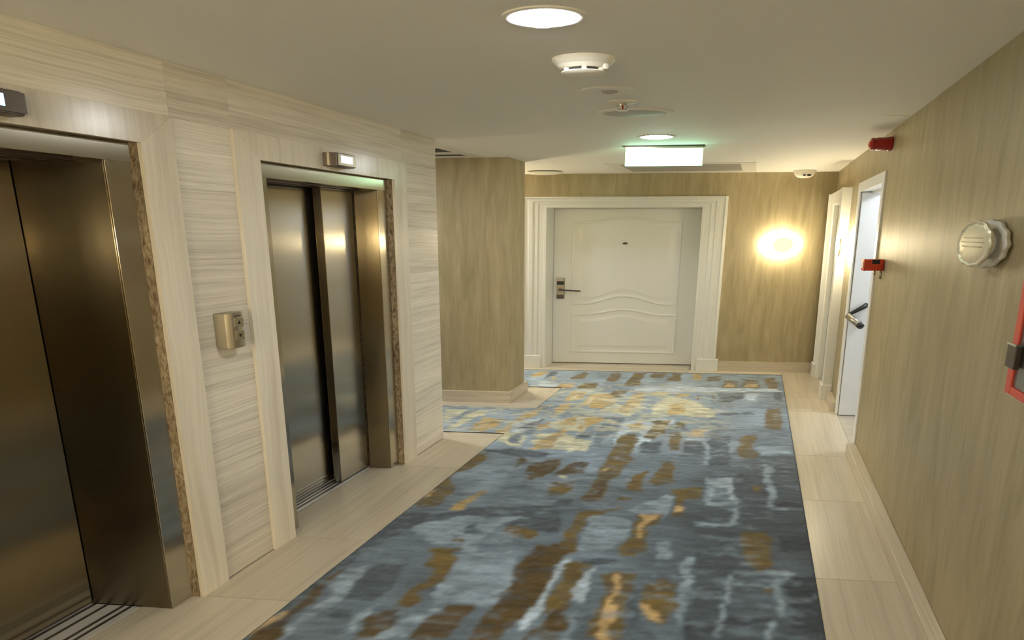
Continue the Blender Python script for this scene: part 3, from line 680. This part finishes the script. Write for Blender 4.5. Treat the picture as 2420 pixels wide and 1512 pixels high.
PATCHES=[('D',(2637,-2003,2734,-1806,2835,-1598,2951,-1068,2817,-1018,2732,-1629,2620,-1836)),
('L',(2622,-1820,2732,-1629,2800,-1225,2696,-1307,2503,-1334,2075,-1247,2455,-1420,2477,-1642)),
('L',(2404,-1399,2432,-1078,2147,-1007,2007,-1021,2012,-1190,1895,-1283,2161,-1347)),
('D',(2064,-1987,2355,-1974,2363,-1884,2237,-1911,2010,-1897,1893,-1929,1898,-1974)),
('D',(2024,-1739,2214,-1771,2275,-1741,2288,-1597,2131,-1565,1999,-1568)),
('L',(1998,-1802,2228,-1873,2248,-1782,2024,-1739,1909,-1741,1843,-1790,1751,-1783,1773,-1823)),
('D',(1921,-1711,1957,-1611,1877,-1596,1879,-1676)),
('L',(1923,-1579,1992,-1536,1937,-1522,1838,-1552,1803,-1575)),
('L',(1878,-1376,1973,-1320,1940,-1273,1868,-1292,1792,-1297,1781,-1426,1817,-1402)),
('D',(2648,-1512,2682,-1471,2570,-1377,2575,-1488)),
('D',(2726,-2086,2821,-1771,2658,-1758,2561,-1822,2363,-1884,2355,-1974)),
('D',(2696,-1307,2803,-1182,2801,-1013,2636,-951,2641,-1238)),
('B',(3618,-1997,3656,-1871,3453,-1832,3302,-1939,3153,-1893,3008,-1942,2875,-1961,3046,-1956,3301,-1959)),
('B',(2877,-1944,3153,-1893,3077,-1819,2890,-1785,2830,-1867)),
('T',(3005,-1970,3048,-1929,2992,-1894,2952,-1917)),
('G',(2827,-1702,3075,-1614,3039,-1577,2833,-1624)),
('B',(2609,-1265,2663,-1248,2652,-1109,2612,-1052,2566,-1089,2563,-1202)),
('B',(2500,-1534,2523,-1507,2509,-1426,2480,-1442,2476,-1496)),
('B',(2428,-1579,2444,-1398,2411,-1395,2400,-1451,2355,-1379,2271,-1375,2160,-1353,2073,-1398,2034,-1380,1985,-1395,1970,-1465,2077,-1470,2165,-1428,2264,-1454,2271,-1511,2367,-1540)),
('K',(2477,-1004,2552,-920,2328,-836,2161,-839,2004,-842,1922,-864,1825,-917,1817,-1011,1997,-1029,2176,-1035,2336,-1028)),
('K',(1941,-1267,2009,-1222,2014,-1104,1920,-1092,1810,-1093,1795,-1268,1869,-1280)),
('K',(1919,-1516,1963,-1434,1878,-1382,1809,-1403,1781,-1432,1774,-1514)),
('K',(2239,-1882,2183,-1867,2075,-1852,1938,-1834,1856,-1847,1807,-1810,1749,-1807,1739,-1924,1868,-1906,1953,-1887,2124,-1907)),
('T',(1873,-1950,1897,-1885,1852,-1890,1781,-1921,1754,-1952)),
('D',(3710,-1956,3764,-1693,3684,-1337,3595,-1491,3668,-1883)),
('C',(4626,-2791,4642,-2597,4434,-2575,4281,-2579)),
('C',(4627,-2491,4615,-2349,4478,-2326,4381,-2414,4215,-2390,4090,-2451,4126,-2487,4374,-2502)),
('G',(4411,-2322,4417,-2125,4201,-2080,4096,-2158,4086,-2268,4223,-2291)),
('C',(4124,-2057,4168,-1999,4061,-1898,4122,-1855,3985,-1710,3796,-1708,3880,-1909)),
('G',(4124,-2057,4168,-1999,4460,-2007,4855,-1870,4516,-1877,4379,-1933,4095,-1942,4069,-2023)),
('W',(4292,-1968,4499,-1808,4209,-1748,4061,-1898)),
('D',(4196,-1903,4459,-1761,4350,-1770,4169,-1753)),
('C',(4078,-1694,4132,-1503,3944,-1163,3763,-1140,3791,-1573)),
('C',(4273,-1702,4548,-1503,4523,-1266,4150,-1298,4176,-1448)),
('G',(4250,-1736,4380,-1670,4221,-1601,4135,-1703)),
('G',(4474,-1584,4505,-1474,4317,-1432,4307,-1546)),
('G',(4491,-1385,4526,-1236,4329,-1282,4185,-1337)),
('G',(4506,-1727,4866,-1735,4874,-1647,4628,-1640)),
('G',(4944,-1746,5307,-1797,5293,-1615,5037,-1602)),
('G',(4807,-1535,5210,-1554,5247,-1461,4893,-1415)),
('C',(5001,-1699,5195,-1723,5198,-1689,5004,-1667)),
('C',(4912,-1503,5127,-1520,5129,-1495,4914,-1471)),
('B',(5401,-1775,5561,-1783,5609,-1603,5383,-1625)),
('G',(5445,-2009,5576,-1993,5588,-1857,5395,-1846)),
('W',(5425,-2240,5619,-2282,5669,-2093,5446,-1991)),
('G',(5813,-2480,6041,-2465,6091,-2333,5843,-2345)),
('G',(5695,-2198,5837,-2195,5841,-2148,5734,-2146)),
('D',(5759,-2272,6051,-2337,6098,-2254,5873,-2209)),
('B',(5749,-1979,5966,-1985,6130,-1878,5796,-1831)),
('G',(3907,-1588,4250,-1503,4156,-1448,3767,-1465,3757,-1592)),
('C',(3910,-1354,3920,-1236,3760,-1171,3728,-1276)),
('M',(3870,-1822,4065,-1857,4070,-1789,3879,-1725)),
('D',(4130,-1305,4158,-1208,4029,-1190,3983,-1318)),
('C',(4669,-1320,4910,-1236,4857,-918,4587,-1006)),
('G',(4772,-1451,5189,-1473,5297,-1284,4950,-1247,4785,-1304)),
('B',(5241,-1406,5363,-1343,5375,-1206,5122,-1213)),
('B',(5450,-1764,5603,-1771,5607,-1597,5415,-1596)),
('B',(5729,-1543,6071,-1576,6081,-1453,5686,-1413)),
('B',(5538,-1317,6094,-1300,6106,-1162,5553,-1148)),
('B',(5879,-1085,6113,-1085,6127,-916,5891,-937)),
('B',(5787,-859,6102,-850,6113,-728,5773,-710)),
('G',(5864,-604,6123,-605,6131,-514,5845,-499)),
('B',(5826,-409,5991,-439,6062,-278,5839,-249)),
('W',(5455,-1127,5584,-1083,5557,-216,5559,393,5463,389,5355,-1160)),
('B',(5580,-231,5869,-221,5880,-90,5570,-63)),
('B',(5598,-22,5886,-17,5901,159,5565,173)),
('G',(5608,-205,5737,-192,5745,-99,5592,-92)),
('G',(5602,19,5729,23,5739,130,5601,131)),
('B',(5547,241,5991,233,6002,366,5557,365)),
('G',(5130,-1121,5263,-1139,5298,-1010,4971,-994,4656,-1047,4684,-1152)),
('G',(5235,-943,5327,-933,5340,-785,5225,-793)),
('G',(5256,-690,5335,-566,5224,-539,5169,-664)),
('C',(4860,-881,5206,-750,5133,-580,4905,-349,4760,-250,4629,-512,4683,-724,4639,-813)),
('G',(4916,-689,5094,-536,4663,-529,4632,-691)),
('C',(4784,-410,4760,-250,4616,-250,4598,-460)),
('D',(5036,-234,5363,-244,5384,11,5229,41,5045,-120)),
('B',(5227,-499,5276,-452,5102,-433,5079,-462)),
('B',(5311,-314,5313,-288,5116,-272,4951,-278)),
('W',(5364,38,5374,159,5067,133,5144,56)),
('D',(5433,307,5441,401,5131,401,5166,313)),
('D',(4724,-247,4791,111,4736,111,4659,-159)),
('B',(4877,238,4907,367,4341,366,4359,225)),
('G',(4400,-1580,4511,-1489,4329,-1439,4303,-1557)),
('G',(4418,-1363,4534,-1208,4395,-1239,4226,-1347,4224,-1369)),
('M',(4533,-1220,4566,-1049,4252,-1039,3902,-1094,3924,-1152)),
('W',(4415,-1012,4526,-897,4463,-837,4210,-806,4201,-915,3966,-975,3859,-978,4075,-1014)),
('G',(4321,-966,4428,-853,4270,-830,4246,-926)),
('W',(4430,-830,4536,-781,4519,-579,4352,-598,3878,-756,3749,-788,4035,-812)),
('B',(4469,-768,4497,-633,4196,-617,4032,-684,4067,-765)),
('D',(4453,-557,4478,-457,4271,-453,4294,-545)),
('B',(4437,-549,4455,-460,4380,-461,4364,-538)),
('B',(4199,-585,4208,-477,3839,-465,3820,-533)),
('W',(4126,-412,4111,-251,4027,-264,4055,-413)),
('T',(4290,-411,4302,-268,4124,-263,4127,-401)),
('D',(3984,-759,3997,-614,3765,-603,3754,-730)),
('D',(4013,-429,4026,-274,3722,-263,3708,-417)),
('L',(4254,-297,4257,-253,3589,-203,3586,-240)),
('D',(4140,-243,4155,-74,3581,-44,3568,-201)),
('L',(4043,-68,4048,-16,3816,-7,3811,-56)),
('B',(4160,-10,4186,127,3744,140,3734,25)),
('L',(3955,149,3977,410,3828,421,3781,159)),
('B',(4107,-979,4147,-848,3875,-797,3519,-773,3229,-842,3002,-820,3023,-959,3298,-933,3685,-970)),
('K',(3024,-951,3222,-928,3285,-858,3000,-844)),
('T',(3421,-924,3476,-893,3435,-881,3412,-903)),
('W',(3362,-182,3397,1,3089,14,3075,-155)),
('M',(3234,-128,3243,-27,3086,-27,3076,-139)),
('D',(3458,7,3496,204,3005,206,2990,26)),
('L',(3624,205,3627,242,3009,253,3006,221)),
('D',(3248,251,3262,410,3073,405,3060,254)),
('N',(3045,270,3084,342,3076,437,3026,448,3010,261)),
('K',(3334,-1457,3526,-1473,3599,-1287,3351,-1251,3260,-1388)),
('K',(3333,-1226,3526,-1212,3550,-1057,3369,-1046)),
('B',(3055,-1189,3236,-1207,3286,-1073,3119,-1059,3029,-1094)),
('C',(3295,-1203,3326,-1187,3319,-1152,3280,-1152)),
('D',(2928,-1106,3003,-1101,3003,-1002,2940,-964)),
('K',(3560,-1615,3610,-1578,3499,-1529,3431,-1556)),
('B',(3167,-705,3378,-702,3467,-630,3269,-598,3158,-600)),
('B',(3560,-546,3658,-458,3285,-409,3238,-514,3290,-567)),
('B',(3194,-386,3246,-205,3088,-197,3061,-317,2978,-329,2976,-353)),
('B',(3060,-728,3068,-631,3035,-623,3027,-720)),
('L',(2789,-828,2854,-784,2767,-571,2588,-573,2445,-663,2469,-799)),
('L',(2901,-602,3004,-543,3117,-429,3086,-381,2889,-374,2769,-378,2872,-395,2888,-567)),
('D',(2389,-771,2430,-561,2374,-547,2341,-673)),
('D',(2756,-192,2776,41,2470,52,2408,-146)),
('L',(3386,-182,3388,-155,2988,-137,2985,-178)),
('L',(3135,-7,3138,23,2804,32,2802,9)),
('L',(3035,-174,3049,-3,2991,-8,2978,-169)),
('L',(2800,-186,2817,24,2786,25,2768,-186)),
('L',(3590,218,3594,256,3006,266,3004,233)),
('L',(2996,241,3022,450,2990,447,2965,248)),
('L',(2579,-374,2585,-310,2448,-284,2441,-356)),
('L',(2459,-221,2476,-154,2108,-167,1974,-161,1972,-189)),
('L',(2378,16,2382,311,2355,309,2341,18)),
('L',(2325,13,2327,38,2038,23,2003,-4)),
('L',(2276,34,2272,217,2252,217,2256,35)),
('L',(2334,244,2348,290,2050,252,2046,212)),
('L',(1987,-3,2021,18,1903,8,1901,-19)),
('L',(2021,200,2023,229,1921,220,1919,188)),
('D',(2343,-146,2356,11,2046,11,2024,-144)),
('N',(2340,308,2353,462,1980,453,1927,285)),
('N',(2047,28,2037,201,2012,194,1998,31)),
('N',(2685,263,2728,446,2575,453,2559,258)),
('D',(2950,350,2959,452,2728,454,2699,263)),
('N',(3039,267,3086,325,3078,431,3006,449,2994,313)),
('N',(2015,-155,2010,-22,1901,-24,1889,-160)),
('B',(2860,-891,2883,-809,2925,-690,2969,-651,2920,-656,2849,-750,2788,-844,2541,-830,2435,-780,2403,-881,2522,-904,2695,-914)),
('B',(2873,-563,2872,-395,2780,-411,2733,-463,2598,-458,2526,-414,2460,-478,2499,-593,2629,-553,2754,-552)),
('T',(2873,-556,2864,-394,2821,-457,2702,-495,2622,-485,2632,-517,2742,-526,2800,-524)),
('B',(2660,-1156,2652,-1083,2586,-1056,2555,-1111)),
('T',(2987,-349,2974,-307,2926,-300,2923,-340)),
('B',(2922,-356,2927,-292,2850,-289,2860,-346)),
('B',(2722,58,2749,213,2390,213,2384,148,2422,81)),
('K',(2524,-1023,2482,-933,2470,-785,2395,-836,2242,-840,2086,-843,1996,-866,2356,-1023)),
('W',(2350,-834,2398,-802,2365,-791,2193,-821,2011,-787,1865,-808,1980,-859,2060,-838,2181,-843)),
('B',(2353,-800,2368,-751,2332,-657,2288,-670,2164,-701,2089,-700,2027,-709,1971,-765,2091,-794,2247,-782)),
('W',(2213,-699,2322,-641,2291,-631,2086,-637,2117,-698)),
('K',(1948,-744,2017,-717,2100,-685,1980,-662,1846,-670,1835,-795)),
('L',(1973,-653,2051,-632,1992,-624,1849,-632,1847,-659)),
('D',(2006,-451,2182,-383,2014,-359,1924,-384)),
('B',(2285,-583,2321,-533,2319,-432,2177,-432,2043,-419,1867,-420,1855,-562,1965,-545,2139,-554)),
('T',(2299,-540,2301,-514,2172,-494,2080,-495,2057,-452,2006,-457,1863,-469,1860,-507,2001,-515,2069,-516)),
('B',(2192,-373,2256,-315,2254,-225,2053,-201,1975,-241,1985,-318,2092,-358)),
('T',(2100,-365,2078,-313,2023,-255,1982,-254,1993,-319)),
('M',(1932,-290,1975,-155,1888,-171,1879,-279)),
('B',(2249,186,2253,229,2215,228,2211,185)),
('B',(3294,135,3280,196,3224,187,3220,144))]

# ------------------------------------------------------------------ rug: woven pattern held as a colour per knot
PAL = {'N': (42, 48, 52), 'D': (60, 67, 70), 'M': (86, 95, 99), 'L': (116, 126, 129), 'W': (148, 156, 156), 'C': (166, 158, 124),
       'G': (148, 122, 72), 'T': (166, 136, 90), 'B': (86, 69, 33), 'K': (66, 50, 23)}
ILL = np.array([0.66, 0.60, 0.49])
def lin(c):
    c = np.array(c) / 255.0
    return np.where(c <= 0.04045, c / 12.92, ((c + 0.055) / 1.055) ** 2.4)
PALC = {k: np.clip(lin(v) / ILL, 0, 0.9) for k, v in PAL.items()}
rng = np.random.default_rng(5)
def vnoise(x, y):
    """smooth value noise"""
    tab = rng.random((256, 256))
    xi, yi = np.floor(x).astype(int), np.floor(y).astype(int)
    fx, fy = x - xi, y - yi; fx = fx * fx * (3 - 2 * fx); fy = fy * fy * (3 - 2 * fy)
    g = lambda i, j: tab[i % 256, j % 256]
    return (g(xi, yi) * (1 - fx) + g(xi + 1, yi) * fx) * (1 - fy) + (g(xi, yi + 1) * (1 - fx) + g(xi + 1, yi + 1) * fx) * fy
GRID = {}
def soften(col):
    g = np.zeros((GRID['n'], 3)); g[GRID['used']] = col; g = g.reshape(GRID['ns'], GRID['nt'], 3)
    w = np.zeros(GRID['n']); w[GRID['used']] = 1; w = w.reshape(GRID['ns'], GRID['nt'], 1)
    for _ in range(1):
        for ax in (0, 1):
            k = lambda a: (np.roll(a, 1, ax) + 2 * a + np.roll(a, -1, ax)) / 4
            g, w = k(g), k(w)
    return (g / np.maximum(w, 1e-6)).reshape(-1, 3)[GRID['used']]
def rug_colours(s, t):
    ws = s + 0.035 * (vnoise(s * 16, t * 9) - 0.5) + 0.03 * (vnoise(s * 45, t * 12) - 0.5)
    wt = t + 0.045 * (vnoise(s * 11, t * 8) - 0.5) + 0.03 * (vnoise(s * 60, t * 20) - 0.5)
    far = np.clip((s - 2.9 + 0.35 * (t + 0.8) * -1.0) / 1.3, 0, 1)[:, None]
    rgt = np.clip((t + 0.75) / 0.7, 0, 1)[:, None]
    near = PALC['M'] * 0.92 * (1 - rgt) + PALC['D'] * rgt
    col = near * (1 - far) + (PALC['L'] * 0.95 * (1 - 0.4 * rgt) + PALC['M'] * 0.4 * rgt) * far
    # blurred blocks of lighter and darker wool
    blk = vnoise(s * 4.2 + 7, t * 5.5 + 3); blk2 = vnoise(s * 14 + 1, t * 3.2 + 9)
    col = col * (0.72 + 0.56 * blk)[:, None] * (0.84 + 0.32 * blk2)[:, None]
    # unseen stretch behind the camera: loose rectangles in the same palette
    keys = ['D', 'L', 'K', 'B', 'M', 'W', 'N', 'T']
    gs, gt = np.floor(ws / 0.33).astype(int), np.floor(wt / 0.21).astype(int)
    hsh = (gs * 73 + gt * 151 + gs * gt * 31) % 17
    hid = s < 1.62
    for i, kk in enumerate(keys):
        mk = hid & (hsh == i); col[mk] = PALC[kk]
    for kk, flat in PATCHES:
        p = np.array(flat, float).reshape(-1, 2) / 1000.0
        lo, hi = p.min(0) - 0.06, p.max(0) + 0.06
        sel = np.nonzero((ws > lo[0]) & (ws < hi[0]) & (wt > lo[1]) & (wt < hi[1]))[0]
        if len(sel) == 0: continue
        x, y = ws[sel], wt[sel]; ins = np.zeros(len(sel), bool)
        q = np.roll(p, -1, 0)
        for (x0, y0), (x1, y1) in zip(p, q):
            if y0 == y1: continue
            c = ((y0 > y) != (y1 > y)) & (x < (x1 - x0) * (y - y0) / (y1 - y0) + x0)
            ins ^= c
        m = sel[ins]
        mott = (0.74 + 0.52 * vnoise(s[m] * 30, t[m] * 7))[:, None]
        al = np.clip(2.6 * (0.55 * vnoise(s[m] * 34, t[m] * 12) + 0.45 * vnoise(s[m] * 90, t[m] * 30)) - 0.05, 0.25, 1)[:, None]
        col[m] = col[m] * (1 - al) + PALC[kk] * mott * al
    # flecks: lighter and darker tufts, cream ones in the far part
    fl = np.clip((0.6 * vnoise(s * 42, t * 9) + 0.4 * vnoise(s * 100, t * 26) - 0.60) * 7, 0, 1)[:, None]
    zone = np.clip((vnoise(s * 2.3 + 5, t * 3.1 + 2) - 0.35) * 3, 0, 1)[:, None]
    col = col * (1 - 0.55 * fl * zone) + PALC['L'] * 1.05 * 0.55 * fl * zone
    fd = np.clip((0.6 * vnoise(s * 38 + 9, t * 8) + 0.4 * vnoise(s * 110, t * 22) - 0.60) * 7, 0, 1)[:, None]
    col = col * (1 - 0.5 * fd) + PALC['D'] * 0.8 * 0.5 * fd
    cz = (np.clip((s - 3.95) * 3, 0, 1) * np.clip((5.75 - s) * 3, 0, 1) * np.clip((0.1 - t) * 1.6, 0, 1))[:, None]
    fc = np.clip((0.5 * vnoise(s * 20 + 3, t * 7) + 0.5 * vnoise(s * 60, t * 18) - 0.52) * 6, 0, 1)[:, None] * cz
    col = col * (1 - 0.7 * fc) + PALC['C'] * 0.7 * fc
    col = soften(col)
    # streaks of the pile, dark woven edge
    col *= (0.80 + 0.40 * vnoise(s * 80, t * 10))[:, None] * (0.90 + 0.20 * vnoise(s * 150, t * 60))[:, None]
    edge = (s > RB - 0.02) | ((t > RR - 0.012) & (s < RB)) | ((t < RL + 0.010) & ((s < 4.07) | ((s > 4.735) & (s < 5.43))))
    col[edge] = PALC['N'] * 0.8
    return np.clip(col, 0.003, 0.9)
def rug_grid(s_lines, t_lines, mask=None):
    S_, T_ = np.meshgrid(s_lines, t_lines, indexing='ij')
    return S_, T_
sl = np.concatenate([np.arange(-2.6, 1.5, 0.08), np.arange(1.5, 6.1551, 0.010)]); sl[-1] = RB
tl = np.concatenate([np.arange(-4.9, -2.95, 0.06), np.arange(-2.95, RR + 0.0001, 0.010)]); tl[-1] = RR
S_, T_ = np.meshgrid(sl, tl, indexing='ij'); ns, nt = S_.shape
cs, ct = (S_[:-1, :-1] + S_[1:, 1:]) / 2, (T_[:-1, :-1] + T_[1:, 1:]) / 2
keep = (ct > RL) | ((cs > 4.07) & (cs < 4.735)) | ((cs > 5.43) & (ct > -4.9))
idx = np.arange(ns * nt).reshape(ns, nt)
quads = np.stack([idx[:-1, :-1], idx[1:, :-1], idx[1:, 1:], idx[:-1, 1:]], -1)[keep]
used = np.unique(quads); remap = -np.ones(ns * nt, int); remap[used] = np.arange(len(used))
s1, t1 = S_.ravel()[used], T_.ravel()[used]
Aa, Ba = np.array(A), np.array(B)
org = np.array(P(3.0, -0.8, 0.0))
co = s1[:, None] * Aa + t1[:, None] * Ba; co[:, 2] = 0.0065 + 0.002 * vnoise(s1 * 60, t1 * 40)
co = co - org
GRID.update(n=ns * nt, used=used, ns=ns, nt=nt)
me = bpy.data.meshes.new('rug'); me.from_pydata(co.tolist(), [], remap[quads].tolist())
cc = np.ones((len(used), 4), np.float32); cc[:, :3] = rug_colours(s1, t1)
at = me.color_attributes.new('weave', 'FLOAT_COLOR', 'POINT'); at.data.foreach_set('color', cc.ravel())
m, N, L, b = newmat('wool_rug')
va = N.new('ShaderNodeVertexColor'); va.layer_name = 'weave'
tc = N.new('ShaderNodeTexCoord')
n1 = noise(N, L, tc.outputs['Object'], 260.0, 2, 0.6)
r1 = ramp(N, [(0.25, (0.78, 0.78, 0.78)), (0.75, (1.18, 1.18, 1.18))]); L.new(n1.outputs['Fac'], r1.inputs[0])
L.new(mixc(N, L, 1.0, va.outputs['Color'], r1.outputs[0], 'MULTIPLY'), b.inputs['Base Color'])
b.inputs['Roughness'].default_value = 0.95; b.inputs['Specular IOR Level'].default_value = 0.15
b.inputs['Sheen Weight'].default_value = 0.25; b.inputs['Sheen Roughness'].default_value = 0.5
bp = N.new('ShaderNodeBump'); bp.inputs['Strength'].default_value = 0.5; bp.inputs['Distance'].default_value = 0.004
L.new(n1.outputs['Fac'], bp.inputs['Height']); L.new(bp.outputs[0], b.inputs['Normal'])
me.materials.append(m)
rug = bpy.data.objects.new('rug', me); COL.objects.link(rug); rug.location = Vector(org)
tag(rug, 'blue grey rug patterned with brown and gold brush strokes filling the corridor', 'rug')
